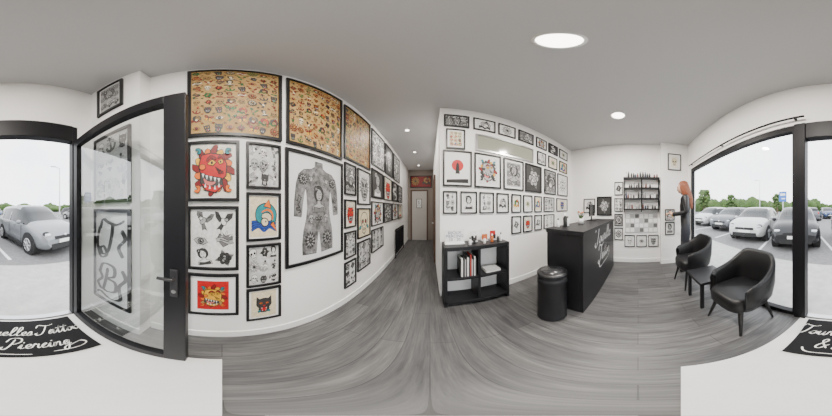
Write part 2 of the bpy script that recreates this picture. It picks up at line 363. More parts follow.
def m_panther(L, c, R):
    L.mir([(.25, .5), (.6, .9), (.62, .35)], 'dg'); L.o(E_(0, .15, .60, .55, 20), 'dg'); L.o([(-.35, -.1), (.35, -.1), (.42, -.5), (.2, -.85), (-.2, -.85), (-.42, -.5)], 'dg')
    L.o([(-.26, -.3), (.26, -.3), (.2, -.7), (-.2, -.7)], c[0], .03)
    for s in (-1, 1): L.o(E_(s * .26, .22, .12, .09), c[1], .02); L.p(E_(s * .25, .22, .04, .06), 'k'); L.p([(s * .24, -.3), (s * .14, -.3), (s * .18, -.52)], 'w'); L.p([(s * .2, -.7), (s * .1, -.7), (s * .14, -.54)], 'w')
    L.p([(-.14, -.02), (.14, -.02), (0, -.18)], c[0]); leaf(L, 4.2, .6, 1.0, .12, c[3]); leaf(L, 5.2, .6, 1.0, .12, c[3])
def m_koi(L, c, R):
    for k in range(4): L.rib([(-.9, -.75 + .16 * k), (-.4, -.55 + .1 * k), (0, -.8 + .16 * k), (.4, -.6 + .1 * k), (.9, -.8 + .2 * k)], .05, c[3], .025, False)
    L.rib([(.6, -.5), (.75, .1), (.3, .5), (-.3, .35), (-.35, -.1), (.05, -.3)], .24, c[0], .05); L.rib([(.65, -.2), (.6, .2), (.25, .4), (-.2, .25)], .07, c[1], 0)
    L.o([(.5, -.45), (.95, -.85), (.7, -.3)], c[1]); L.o([(.0, .6), (.35, .95), (.5, .5)], c[1]); L.o(E_(.05, -.3, .25, .2, 14, -.4), c[2]); L.p(E_(.12, -.26, .05, .05), 'k')
def m_eye(L, c, R):
    for k in range(12):
        a = 2 * math.pi * k / 12; L.o([(.5 * math.cos(a - .1), .5 * math.sin(a - .1)), (.98 * math.cos(a), .98 * math.sin(a)), (.5 * math.cos(a + .1), .5 * math.sin(a + .1))], c[1], .025)
    L.o([(-.7, 0), (-.3, .32), (.3, .32), (.7, 0), (.3, -.32), (-.3, -.32)], c[2]); L.o(E_(0, 0, .27, .27), c[0]); L.p(E_(0, 0, .13, .13), 'k'); L.p(E_(.07, .08, .05, .05), 'w')
def m_anchor(L, c, R):
    L.rib([(0, .8), (0, .2), (0, -.8)], .1, c[0], .05, False); L.rib([(-.75, -.25), (-.5, -.7), (0, -.85), (.5, -.7), (.75, -.25)], .1, c[0], .05, False); L.o([(-.35, .5), (.35, .5), (.35, .62), (-.35, .62)], c[0]); L.o(E_(0, .85, .14, .12), c[1])
    L.rib([(-.6, .1), (-.1, -.05), (.1, .2), (.65, .05)], .13, c[2], .04, False)
MO = {f.__name__[2:]: f for f in (m_rose, m_skull, m_dagger, m_heart, m_snake, m_bird, m_butterfly, m_mum, m_lady, m_oni, m_panther, m_koi, m_eye, m_anchor)}
ALL = list(MO)
MO['dragon'] = m_dragon
TR = [('red', 'yel', 'cre', 'grn'), ('red', 'ora', 'cre', 'teal'), ('teal', 'yel', 'cre', 'red'), ('blu', 'yel', 'cre', 'red'), ('grn', 'red', 'cre', 'yel'), ('ora', 'yel', 'cre', 'grn'), ('pink', 'yel', 'cre', 'teal')]
OLD = [('dred', 'tan', 'cre', 'grn'), ('dred', 'ora', 'tan', 'grn'), ('grn', 'tan', 'tan', 'dred'), ('dg', 'tan', 'cre', 'dred'), ('dred', 'yel', 'tan', 'dg'), ('dg', 'dred', 'tan', 'grn')]
BW = [('w', 'mg', 'w', 'lg'), ('lg', 'dg', 'w', 'dg'), ('mg', 'w', 'lg', 'dg'), ('dg', 'lg', 'w', 'mg')]
DK = [('lg', 'w', 'w', 'mg'), ('w', 'lg', 'lg', 'mg')]
RICH = ['rose', 'skull', 'mum', 'lady', 'oni', 'panther', 'koi', 'eye', 'snake', 'dragon']
STY = {
 'gold': dict(paper=ground_mat('aged_paper', (.36, .21, .06), (.54, .35, .13), 4, .6), grid=(8, 9), pals=OLD, s=.98, dots=1),
 'sheet': dict(paper='w', grid=(3, 4), pals=BW, s=1.0), 'sheet2': dict(paper='lg2', grid=(3, 3), pals=BW[1:], s=1.08),
 'sheet1': dict(paper='w', grid=(2, 3), pals=BW[1:], s=1.02),
 'sheetr': dict(paper='cre', grid=(3, 4), pals=TR, s=.95),
 'demon': dict(paper='crw', grid=(1, 1), pals=[('red', 'ora', 'cre', 'dred')], mo=['dragon'], s=1.04),
 'redpanel': dict(paper='red', grid=(1, 1), pals=[('yel', 'ora', 'cre', 'tan')], mo=['dragon'], s=.92),
 'darkred': dict(paper='dred', grid=(2, 1), pals=[('tan', 'dg', 'tan', 'dg')], mo=['koi', 'mum'], s=.9),
 'blue': dict(paper='cre', grid=(1, 1), pals=[('teal', 'ora', 'cre', 'blu')], mo=['koi'], s=1.0),
 'bw': dict(paper='w', grid=(1, 1), pals=BW, mo=RICH, s=.95), 'bw2': dict(paper='lg', grid=(1, 1), pals=BW[2:], mo=RICH, s=1.05, fill=1),
 'dark': dict(paper='dg', grid=(1, 1), pals=DK, mo=RICH, s=.98), 'red': dict(paper='cre', grid=(1, 1), pals=TR[:2], mo=['dragon', 'panther', 'rose', 'oni', 'skull'], s=.95),
 'color': dict(paper='crw', grid=(1, 1), pals=TR, mo=RICH, s=.95), 'green': dict(paper='w', grid=(1, 1), pals=[('grn', 'yel', 'cre', 'teal')], mo=['snake', 'bird', 'eye'], s=.9),
}
AR = random.Random(11)
# ------------------------------------------------------------------ room shell
CZ = 3.2
box_obj('floor', -1.55, 3.5, -1.37, 6.05, -0.12, 0.0, mat=FLOOR)
m = MB()
pp = [(-.66, 0), (-.66, -1.27), (.45, -1.27), (.535, -.18), (0, 0)]
m.add([(x, y, .005) for x, y in pp] + [(x, y, .0005) for x, y in pp], [(0, 1, 2, 3, 4)] + [(i, i + 5, (i + 1) % 5 + 5, (i + 1) % 5) for i in range(5)], ENTRY)
m.done('floor_entry')
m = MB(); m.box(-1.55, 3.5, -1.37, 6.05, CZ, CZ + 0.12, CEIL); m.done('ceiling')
box_obj('wall_left', -1.12, -1.0, -0.60, 5.9, 0, CZ, mat=WALL)
box_obj('wall_left_pier', -1.12, -0.84, -1.27, -0.60, 0, CZ, mat=WALL)
box_obj('wall_back', 0.14, 3.35, 1.85, 1.97, 0, CZ, mat=WALL)
box_obj('wall_hall_right', 0.14, 0.26, 1.97, 5.9, 0, CZ, mat=WALL)
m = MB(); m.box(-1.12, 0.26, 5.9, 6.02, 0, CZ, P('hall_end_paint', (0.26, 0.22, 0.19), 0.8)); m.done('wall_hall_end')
box_obj('wall_right', 3.35, 3.47, -1.27, 1.97, 0, CZ, mat=WALL)
box_obj('wall_pillar', 3.2, 3.35, -1.27, -0.56, 0, CZ, mat=WALL)
m = MB()
m.box(-1.12, -0.66, -1.39, -1.27, 0, CZ, WALL)
m.box(-0.66, 3.02, -1.39, -1.27, 2.44, CZ, WALL)
m.box(3.02, 3.47, -1.39, -1.27, 0, CZ, WALL)
m.done('wall_front')
def baseboard(name, *a): box_obj(name, *a, 0, 0.11, mat=TRIM, bevel=0.003)
baseboard('baseboard_left', -1.0, -0.985, -0.585, 5.9)
baseboard('baseboard_back', 0.14, 3.35, 1.835, 1.85)
baseboard('baseboard_right', 3.335, 3.35, -0.56, 1.835)
baseboard('baseboard_pillar', 3.185, 3.2, -1.27, -0.56)
baseboard('baseboard_pier', -.84, -.825, -1.27, -.60)
m = MB()
m.box(0.40, 0.52, -1.36, -1.25, 0.0, 2.44, ALU)
m.box(-0.66, -0.60, -1.36, -1.27, 0.0, 2.44, ALU)
m.box(-0.60, 0.40, -1.36, -1.26, 2.22, 2.44, ALU)
m.box(-0.60, 0.40, -1.36, -1.28, -0.01, 0.02, STEEL)
m.done('door_frame', bevel=0.004)
m = MB()
m.box(0.52, 3.02, -1.35, -1.28, 2.36, 2.44, ALU)
m.box(0.52, 3.02, -1.35, -1.28, 0.0, 0.07, ALU)
m.box(2.97, 3.02, -1.35, -1.28, 0.07, 2.36, ALU)
m.box(0.52, 0.55, -1.35, -1.28, 0.07, 2.36, ALU)
m.add([(0.55, -1.315, .07), (2.97, -1.315, .07), (2.97, -1.315, 2.36), (.55, -1.315, 2.36)], [(0, 1, 2, 3)], GLASS)
m.done('window_1')
m = MB()
m.tube([(0.40, -1.22, 2.52), (3.0, -1.22, 2.52)], 0.013, ALU)
for x in (0.5, 1.7, 2.9):
    m.box(x - 0.012, x + 0.012, -1.27, -1.21, 2.51, 2.53, ALU)
m.done('curtain_rail')
m = MB()
dx0, dx1 = -0.655, -0.60
ya, yb = -1.24, -0.17
m.box(dx0, dx1, ya, ya + 0.07, 0.03, 2.2, ALU)
m.box(dx0, dx1, yb - 0.115, yb, 0.03, 2.2, ALU)
m.box(dx0, dx1, ya + 0.07, yb - 0.115, 2.12, 2.2, ALU)
m.box(dx0, dx1, ya + 0.07, yb - 0.115, 0.03, 0.13, ALU)
m.add([(-.628, ya + .07, .13), (-.628, yb - .115, .13), (-.628, yb - .115, 2.12), (-.628, ya + .07, 2.12)], [(0, 1, 2, 3)], DGLASS)
HB = P('handle_black', (.03, .03, .032), .3)
for sx, d in ((dx1, 1), (dx0, -1)):
    m.box(min(sx, sx + d * 0.012), max(sx, sx + d * 0.012), yb - 0.075, yb - 0.035, 0.95, 1.13, HB)
    m.tube([(sx, yb - 0.055, 1.08), (sx + d * 0.035, yb - 0.055, 1.08), (sx + d * 0.04, yb - 0.13, 1.08)], 0.009, HB)
    m.tube([(sx, yb - .055, .99), (sx + d * .016, yb - .055, .99)], .012, STEEL)
for z in (0.25, 1.1, 1.95): m.tube([(dx0 + 0.0, ya - 0.01, z), (dx0, ya - 0.01, z + 0.12)], 0.014, ALU)
m.done('door_1', bevel=0.003)
mo = box_obj('doormat', -0.53, 0.36, -1.24, -0.68, 0.006, 0.020, mat=MATM, bevel=0.003)
m = MB(); sw = {1: [[(-2.6, -.1), (-2.2, -.5), (-1.2, -.55), (.3, -.62)], [(1.9, -.2), (2.6, .1), (2.9, -.2), (2.4, -.45), (1.2, -.5)]]}
script(m, ['Tourelles Tattoo', '& Piercing'], (-.085, -.955, .0205), (-1, 0, 0), (0, -1, 0), (0, 0, 1), .135, LETTER, 1.45, .10, .3, sw, .0002)
child_mesh(m, 'lettering', mo)
m = MB()
DW = P('white_door', (0.50, 0.48, 0.45), 0.5); WD = P('dark_wood', (0.10, 0.055, 0.035), 0.5)
m.box(-0.80, -0.15, 5.86, 5.9, 0, 2.2, DW); m.box(-0.86, -0.80, 5.84, 5.9, 0, 2.26, WD); m.box(-0.15, -0.09, 5.84, 5.9, 0, 2.26, WD); m.box(-0.80, -0.15, 5.84, 5.9, 2.2, 2.26, WD)
for z0, z1 in ((0.15, 0.95), (1.1, 1.25)): m.box(-0.72, -0.23, 5.85, 5.862, z0, z1, DW)
m.tube([(-0.22, 5.86, 1.05), (-0.22, 5.80, 1.05), (-0.32, 5.80, 1.05)], 0.012, STEEL)
m.done('door_2', bevel=0.004)
m = MB()
m.box(0.11, 0.14, 3.4, 4.3, 0, 2.2, WD); m.box(0.095, 0.14, 3.3, 3.4, 0, 2.3, WD); m.box(0.095, 0.14, 4.3, 4.4, 0, 2.3, WD); m.box(0.095, 0.14, 3.4, 4.3, 2.2, 2.3, WD)
m.tube([(.11, 3.48, 1.05), (.06, 3.48, 1.05), (.06, 3.58, 1.05)], .012, STEEL)
m.done('door_3', bevel=0.004)
# ------------------------------------------------------------------ framed art
WL = {'L': ((-1.0, 0, 0), (0, 1, 0), (1, 0, 0)), 'B': ((0, 1.85, 0), (1, 0, 0), (0, -1, 0)),
      'R': ((3.35, 0, 0), (0, -1, 0), (-1, 0, 0)), 'P': ((3.2, 0, 0), (0, -1, 0), (-1, 0, 0)),
      'Q': ((-.84, 0, 0), (0, 1, 0), (1, 0, 0)), 'E': ((0, 5.9, 0), (1, 0, 0), (0, -1, 0))}
def frame(w, a0, a1, z0, z1, style, name='framed_tattoo_drawing', b=0.02, pad=0.0, dep=0.025, polys=None, paper=None, extra=None, matboard=None):
    o, R, N = WL[w]
    if w in 'RP': a0, a1 = -a1, -a0
    m = MB(); g = 0.002
    m.obox(o, R, N, a0, a0 + b, g, dep, z0, z1, FRAME); m.obox(o, R, N, a1 - b, a1, g, dep, z0, z1, FRAME)
    m.obox(o, R, N, a0 + b, a1 - b, g, dep, z0, z0 + b, FRAME); m.obox(o, R, N, a0 + b, a1 - b, g, dep, z1 - b, z1, FRAME)
    m.obox(o, R, N, a0 + b, a1 - b, g, 0.008, z0 + b, z1 - b, matboard or paper or PAPER)
    o, R, N = Vector(o), Vector(R), Vector(N); Z = Vector((0, 0, 1))
    p0, p1, q0, q1 = a0 + b + pad, a1 - b - pad, z0 + b + pad, z1 - b - pad
    W, H = p1 - p0, q1 - q0
    def pq(x, y, n): return o + R * (p0 + W / 2 + x) + Z * (q0 + H / 2 + y) + N * n
    def draw(mot, cx, cy, s, rot, pal, sy=1, base=.0092):
        L = Lz(); MO[mot](L, pal, AR); c, sn = math.cos(rot), math.sin(rot); dl = min(.00022, .010 / max(1, L.l))
        for poly, col, l in L.it:
            pts = []
            for x, y in poly:
                X = cx + (x * c - y * sn) * s; Y = cy + (x * sn + y * c) * s * sy
                pts.append(pq(max(-W / 2, min(W / 2, X)), max(-H / 2, min(H / 2, Y)), base + dl * l))
            m.add(pts, [tuple(range(len(pts)))], ink(col))
    if style:
        S = STY[style]; pm = S['paper']; pm = ink(pm) if isinstance(pm, str) else pm
        m.add([pq(-W / 2, -H / 2, .0088), pq(W / 2, -H / 2, .0088), pq(W / 2, H / 2, .0088), pq(-W / 2, H / 2, .0088)], [(0, 1, 2, 3)], pm)
        nx, ny = S['grid']
        if S.get('fill'):
            for i in range(3):
                for j in range(3): draw(AR.choice(['mum', 'rose', 'koi']), (i - 1) * W / 3, (j - 1) * H / 3, W / 5, AR.uniform(0, 6), S['pals'][0], base=.0089)
        for i in range(nx):
            for j in range(ny):
                cw, ch = W / nx, H / ny; s = min(cw, ch) / 2 * S['s']
                sy = min(1.25, ch / cw) if ch > cw else 1
                jx = AR.uniform(-.08, .08) * cw if nx > 1 else 0; jy = AR.uniform(-.08, .08) * ch if nx > 1 else 0
                draw(AR.choice(S.get('mo') or ALL), -W / 2 + cw * (i + .5) + jx, -H / 2 + ch * (j + .5) + jy, s * (AR.uniform(.85, 1.12) if nx > 2 else 1), AR.uniform(-.3, .3) if nx > 1 else 0, AR.choice(S['pals']), sy, .0098 if S.get('fill') else .0092)
                if S.get('dots'):
                    draw(AR.choice(['rose', 'heart', 'butterfly']), -W / 2 + cw * min(nx - .3, i + 1), -H / 2 + ch * min(ny - .3, j + 1), s * .36, AR.uniform(-.5, .5), AR.choice(S['pals']), base=.0105)
    for i, (poly, mat) in enumerate(polys or []):
        m.add([pq((u - .5) * W, (v - .5) * H, .0092 + .0004 * i) for u, v in poly], [tuple(range(len(poly)))], mat)
    for args in (extra or []):
        mot, u, v, s, rot, pal, sy = args; draw(mot, (u - .5) * W, (v - .5) * H, s * W, rot, pal, sy, .0105)
    return m.done(name)
half = [(.43, .95), (.42, .89), (.36, .865), (.24, .85), (.16, .80), (.12, .71), (.095, .56), (.09, .43), (.20, .42), (.225, .55), (.25, .64), (.27, .68), (.285, .60), (.295, .50), (.275, .40), (.235, .30), (.215, .18), (.22, .07), (.455, .06), (.478, .20), (.495, .27)]
torso = half + [(1 - u, v) for u, v in reversed(half)]
def grow(poly, k):
    return [(.5 + (u - .5) * (1 + k), .5 + (v - .5) * (1 + k * .7)) for u, v in poly]
frame('L', -.262, .477, 2.05, 3.14, 'gold', 'framed_flash_sheet', .028)
frame('L', .52, 1.257, 2.05, 3.12, 'gold', 'framed_flash_sheet', .028)
frame('L', 1.30, 2.03, 2.10, 3.08, 'gold', 'framed_flash_sheet', .028)
frame('L', 2.09, 2.75, 2.25, 3.05, 'bw2', 'framed_flash_sheet', .028)
frame('L', 2.81, 3.42, 2.25, 3.05, 'dark', 'framed_flash_sheet', .028)
frame('L', 3.50, 4.20, 2.25, 3.05, 'bw2', 'framed_flash_sheet', .028)
frame('L', -.262, .13, 1.50, 2.0, 'demon', 'framed_demon_painting', .024, .01)
frame('L', -.262, .125, .95, 1.465, 'sheet1', 'framed_tattoo_drawing', .024, .012)
frame('L', -.262, .125, .42, .91, 'redpanel', 'framed_creature_painting', .024, .05)
frame('L', .183, .468, 1.60, 2.0, 'sheet2'); frame('L', .183, .468, 1.19, 1.57, 'blue', pad=.01)
frame('L', .183, .468, .76, 1.16, 'sheet2'); frame('L', .183, .468, .30, .735, 'red', pad=.02)
DG = ('mg', 'lg', 'lg', 'dg'); DG2 = ('dg', 'mg', 'lg', 'mg')
SKG = ground_mat('torso_skin_print', (.05, .05, .05), (.34, .34, .345), 14, .5, .36, .66)
frame('L', .51, 1.27, .90, 2.0, None, 'framed_torso_print', .03, .0, polys=[(grow(torso, .02), BLKM), (torso, SKG)], paper=P('paper_torso', (.74, .745, .75), .6),
      extra=[('mum', .22, .76, .085, 0, DG2, 1), ('mum', .78, .76, .085, 0, DG2, 1), ('bird', .36, .77, .09, .3, DG, 1), ('bird', .64, .77, .09, -.3, DG, 1), ('lady', .5, .585, .165, 0, ('mg', 'lg', 'lg', 'dg'), 1.2), ('rose', .16, .58, .05, 0, DG, 1.3), ('rose', .84, .58, .05, 0, DG, 1.3), ('skull', .36, .40, .065, .2, DG, 1.1), ('skull', .64, .40, .065, -.2, DG, 1.1), ('mum', .34, .20, .10, 0, DG2, 1.3), ('mum', .66, .20, .10, 0, DG2, 1.3), ('snake', .15, .49, .045, 0, DG2, 1.2), ('snake', .85, .49, .045, 0, DG2, 1.2), ('butterfly', .5, .38, .07, 0, DG2, 1)])
for a0, a1, rows in ((1.31, 1.575, ((1.62, 2.05, 'bw2'), (1.19, 1.56, 'color'), (.77, 1.14, 'sheet2'), (.30, .72, 'sheet1'))),
                     (1.62, 2.03, ((1.50, 2.05, 'bw'), (.99, 1.45, 'red'), (.45, .94, 'sheet2'))),
                     (2.09, 2.67, ((1.63, 2.18, 'dark'), (1.12, 1.57, 'bw'), (.62, 1.06, 'sheet2'))),
                     (2.73, 3.30, ((1.63, 2.18, 'color'), (1.12, 1.57, 'bw2'))),
                     (3.38, 3.95, ((1.63, 2.18, 'dark'), (1.12, 1.57, 'bw'))),
                     (4.03, 4.6, ((1.63, 2.18, 'bw2'), (1.12, 1.57, 'color')))):
    for z0, z1, s in rows: frame('L', a0, a1, z0, z1, s)
r1 = [(.196, .562), (.623, .988), (1.043, 1.383), (1.45, 1.82), (1.90, 2.22), (2.29, 2.64), (2.72, 3.1)]
for i, (a, b_) in enumerate(r1): frame('B', a, b_, 2.77, 3.03, ['bw2', 'bw', 'bw', 'bw2', 'bw', 'dark', 'green'][i], pad=.0)
frame('B', .224, .50, 2.35, 2.72, 'sheetr', 'framed_certificate', pad=.03)
for i, (a, b_) in enumerate([(1.93, 2.2), (2.29, 2.62), (2.72, 3.08)]): frame('B', a, b_, 2.38, 2.68, ['bw', 'color', 'blue'][i])
frame('B', .18, .60, 1.76, 2.32, None, 'framed_red_sun_print', .022, .03, polys=[(E_(.5, .58, .27, .20, 28), ink('red')), ([(.40, .3), (.6, .3), (.56, .62), (.5, .7), (.44, .62)], BLKM), ([(0, 0), (1, 0), (1, .14), (0, .10)], BLKM)])
for i, (a, b_) in enumerate([(.64, 1.09), (1.14, 1.565), (1.61, 2.055), (2.15, 2.56), (2.64, 3.11)]):
    frame('B', a, b_, 1.76, 2.32, ['bw', 'bw2', 'dark', 'bw2', 'bw'][i], b=.022, pad=.04 if i < 2 else .0)
r4 = [(.18, .385), (.43, .68), (.72, .96), (1.01, 1.24), (1.30, 1.51), (1.56, 1.79), (1.85, 2.06), (2.13, 2.5), (2.6, 3.1)]
for i, (a, b_) in enumerate(r4): frame('B', a, b_, 1.37, 1.69, ['sheet1', 'bw', 'sheet1', 'bw', 'color', 'green', 'blue', 'sheet2', 'color'][i], b=.018, pad=.02)
for i, (a, b_) in enumerate(r4[4:8]): frame('B', a, b_, 1.0, 1.31, ['bw', 'color', 'bw', 'sheet1'][i], b=.018, pad=.02)
m = MB()
o, R, N = WL['B']; TG = P('transom_pane', (0.30, 0.31, 0.25), 0.12)
m.obox(o, R, N, .66, 1.82, 0, .02, 2.36, 2.39, STEEL); m.obox(o, R, N, .66, 1.82, 0, .02, 2.65, 2.68, STEEL)
m.obox(o, R, N, .66, .69, 0, .02, 2.39, 2.65, STEEL); m.obox(o, R, N, 1.79, 1.82, 0, .02, 2.39, 2.65, STEEL); m.obox(o, R, N, .69, 1.79, 0, .01, 2.39, 2.65, TG)
m.done('window_2')
for z0, z1, s in ((1.78, 2.12, 'bw'), (1.36, 1.70, 'sheet1'), (.99, 1.30, 'bw2'), (.62, .94, 'bw')): frame('R', .38, .60, z0, z1, s, b=.018)
for a, b_ in ((.08, .34), (-.22, .04), (-.52, -.26)): frame('R', a, b_, .44, .76, 'bw', b=.02, pad=.02)
frame('R', 1.12, 1.45, 1.32, 1.70, 'bw', pad=.03); frame('R', .67, 1.07, 1.25, 1.75, 'dark', b=.03)
frame('P', -1.07, -.73, 2.42, 2.88, 'color', b=.02, pad=.05)
frame('P', -.90, -.66, .78, 1.10, 'bw', b=.02); frame('P', -.90, -.66, 1.14, 1.42, 'bw', b=.02)
frame('Q', -1.13, -.77, 2.58, 3.13, 'bw2', 'framed_photograph', .03, .02)
frame('Q', -1.19, -.68, 1.50, 2.24, 'sheet2', 'framed_poster', .03)
SB = frame('Q', -1.19, -.68, .36, 1.44, None, 'framed_lettering_poster', .03, .0, paper=P('paper_torso'))
m = MB()
fl = {0: [[(-.55, .9), (-.65, .3), (-.4, -.2), (-.1, -.05), (-.3, .2), (-.5, .05)], [(.45, .85), (.62, .6), (.4, .3), (.6, .0)]], 1: [[(.45, 1.1), (.62, .8), (.4, .4), (.5, -.15), (.1, -.35), (-.4, -.2), (-.6, -.3)], [(-.6, .8), (-.4, .5), (-.6, .2), (-.4, -.05)]]}
script(m, ['T', 'B'], (-.84 + .0093, -.95, .90), (0, 1, 0), (0, 0, 1), (1, 0, 0), .30, ink('dg'), 1.55, .17, .1, fl, .0004)
child_mesh(m, 'lettering', SB)
frame('E', -.88, .08, 2.36, 2.92, 'darkred', 'framed_painting', .04)
frame('E', -.60, -.36, 1.45, 1.85, 'bw', 'framed_door_print', .02).location.y -= 0.045
# ------------------------------------------------------------------ furniture
m = MB(); x0, x1, y0, y1, H = .165, 1.045, 1.53, 1.832, .97
m.box(x0, x1, y0, y1, H - .05, H, BLACKW); m.box(x0, x1, y0, y1, .07, .11, BLACKW)
m.box(x0, x0 + .04, y0, y1, 0, H - .05, BLACKW); m.box(x1 - .04, x1, y0, y1, 0, H - .05, BLACKW)
xm = (x0 + x1) / 2
m.box(xm - .0175, xm + .0175, y0 + .005, y1, .11, H - .05, BLACKW); m.box(x0 + .04, x1 - .04, y0 + .005, y1, .49, .525, BLACKW)
m.done('bookcase', bevel=0.003)
m = MB(); x = xm - .03
bc = [P('book_a', (.75, .75, .73), .6), P('book_b', (.03, .03, .03), .5), P('book_c', (.35, .04, .03), .5), P('book_d', (.4, .4, .4), .6)]
order = [1, 0, 1, 3, 2, 1, 0, 1, 3, 1, 0, 1]
for i in range(12):
    w = random.uniform(.014, .026); h = random.uniform(.24, .33); d = random.uniform(.17, .22)
    m.box(x - w, x - .001, y0 + .03, y0 + .03 + d, .526, .526 + h, bc[order[i]]); x -= w
m.done('books', bevel=0.001)
m = MB()
for i, (w, d, h) in enumerate(((.22, .2, .02), (.21, .19, .015))):
    m.box(.82 - w / 2, .82 + w / 2, 1.57, 1.57 + d, .527 + .02 * i + .001 * i, .527 + (.02, .036)[i], bc[(0, 3)[i]])
m.done('magazine_stack', bevel=0.002)
ps = MB(); ps.box(.19, .45, 1.70, 1.712, H + .001, H + .20, PAPER); ps.box(.19, .45, 1.66, 1.76, H + .0005, H + .012, PAPER); ps = ps.done('price_sign', bevel=0.001)
text_child('lettering', 'BIJOUX\nPIERCING\n10 - 20', 0.047, (.32 * U, 1.699 * U, (H + .105) * U), (math.radians(90), 0, 0), ps, P('ink_blue_text', (.05, .08, .2), .5), 0.0005, 0)
BOT = [P('bottle_amber', (.50, .14, .04), .25), P('bottle_white', (.8, .8, .8), .35), P('bottle_black', (.02, .02, .02), .3), P('bottle_red', (.5, .03, .03), .3)]
def bottle(m, x, y, z, r, h, mat, cap):
    m.lathe((x, y, z), [(0, 0), (r * .92, 0), (r, .006), (r, h * .66), (r * .45, h * .78), (r * .42, h * .82)], mat, 16)
    m.lathe((x, y, z), [(r * .5, h * .80), (r * .5, h), (0, h)], cap, 16)
m = MB(); k = 0
for x in (.50, .57, .70, .83, .90, .97):
    bottle(m, x, 1.60 + .04 * (k % 2), H + .0015, random.uniform(.015, .022), random.uniform(.08, .13), BOT[(1, 2, 1, 0, 2, 1)[k]], BOT[(2, 1, 3, 1, 1, 2)[k]]); k += 1
m.done('aftercare_bottles')
m = MB()
for x, h in ((.60, .15), (.76, .17), (.90, .14)):
    m.box(x - .05, x + .05, 1.72, 1.80, H + .001, H + .02, P('clear_tray', (.6, .6, .62), .2)); m.box(x - .045, x + .045, 1.755, 1.762, H + .02, H + h, PAPER if x < .8 else BOT[3])
    m.box(x - .04, x + .04, 1.735, 1.742, H + .02, H + h * .6, BOT[0] if x == .76 else BLKM)
m.done('leaflet_stand', bevel=.001)
m = MB(); X0, X1, Y0, Y1, HD = 1.31, 3.08, .575, 1.075, 1.19
m.box(X0, X1, Y0, Y0 + .05, 0.0, HD - .05, BLACKW)
m.box(X0, X0 + .05, Y0 + .05, Y1, 0.0, HD - .05, BLACKW); m.box(X1 - .05, X1, Y0 + .05, Y1, 0.0, HD - .05, BLACKW)
m.box(X0 - .01, X1 + .01, Y0 - .01, Y1 + .01, HD - .05, HD, BLACKW)
m.box(X0 + .05, X1 - .05, Y0 + .05, Y1 - .05, .80, .84, BLACKW); m.box(X0 + .05, X1 - .05, Y0 + .15, Y1 - .05, .42, .45, BLACKW)
m.box((X0 + X1) / 2 - .02, (X0 + X1) / 2 + .02, Y0 + .06, Y1 - .05, 0, .80, BLACKW)
desk = m.done('reception_desk', bevel=0.003)
m = MB(); sw = {1: [[(-1.3, .1), (-1.0, -.4), (0, -.42), (1.2, -.35), (1.6, .0)]]}
script(m, ['Tourelles', 'Tattoo'], (2.22, .5745, .86), (1, 0, 0), (0, 0, 1), (0, -1, 0), .25, P('sign_white', (.65, .65, .65), .4), 1.25, .11, .25, sw, .001)
child_mesh(m, 'lettering', desk)
m = MB()
bottle(m, 1.55, .95, HD + .001, .03, .19, BOT[2], BOT[1]); bottle(m, 1.66, .98, HD + .001, .026, .14, BOT[1], BOT[2]); bottle(m, 1.48, 1.02, HD + .001, .024, .12, BOT[1], BOT[2])
m.done('hand_gel_bottles')
m = MB(); cx, cy = 1.95, .9
m.lathe((cx, cy, HD + .001), [(0, 0), (.045, 0), (.055, .09), (.05, .09), (.045, .02)], P('pot', (.7, .7, .68), .5), 20)
for i in range(26):
    a = random.uniform(0, 6.28); r = random.uniform(.02, .07); h = random.uniform(.13, .2)
    m.tube([(cx, cy, HD + .06), (cx + r * .5 * math.cos(a), cy + r * .5 * math.sin(a), HD + h * .7), (cx + r * math.cos(a), cy + r * math.sin(a), HD + h)], [.004, .005, .001], LEAF, 6)
for i in range(5):
    a = i * 1.2; m.ball((cx + .04 * math.cos(a), cy + .04 * math.sin(a), HD + .18 + .01 * (i % 3)), (.016, .016, .012), P('petal_orange', (.6, .2, .06), .6), 8, 6)
m.done('potted_flowers')
m = MB()
m.box(2.45, 2.75, .93, .955, HD + .09, HD + .33, P('screen_black', (.01, .01, .012), .15)); m.box(2.58, 2.62, .945, .965, HD + .01, HD + .12, ALU); m.box(2.5, 2.7, .86, 1.02, HD + .001, HD + .012, ALU)
m.done('payment_screen', bevel=.003)
m = MB(); c = (1.115, .845, 0)
m.lathe(c, [(0, .0), (.150, .0), (.155, .012), (.158, .03), (.155, .035), (.155, .60), (.160, .605), (.160, .66), (.156, .665), (.156, .70), (.162, .705), (.162, .725), (.150, .738), (.10, .745), (0, .748)], P('bin_black', (.012, .012, .014), .36), 48)
m.lathe(c, [(.120, .7435), (.118, .752), (.0, .756)], P('bin_lid', (.03, .03, .033), .25), 48)
m.done('waste_bin')
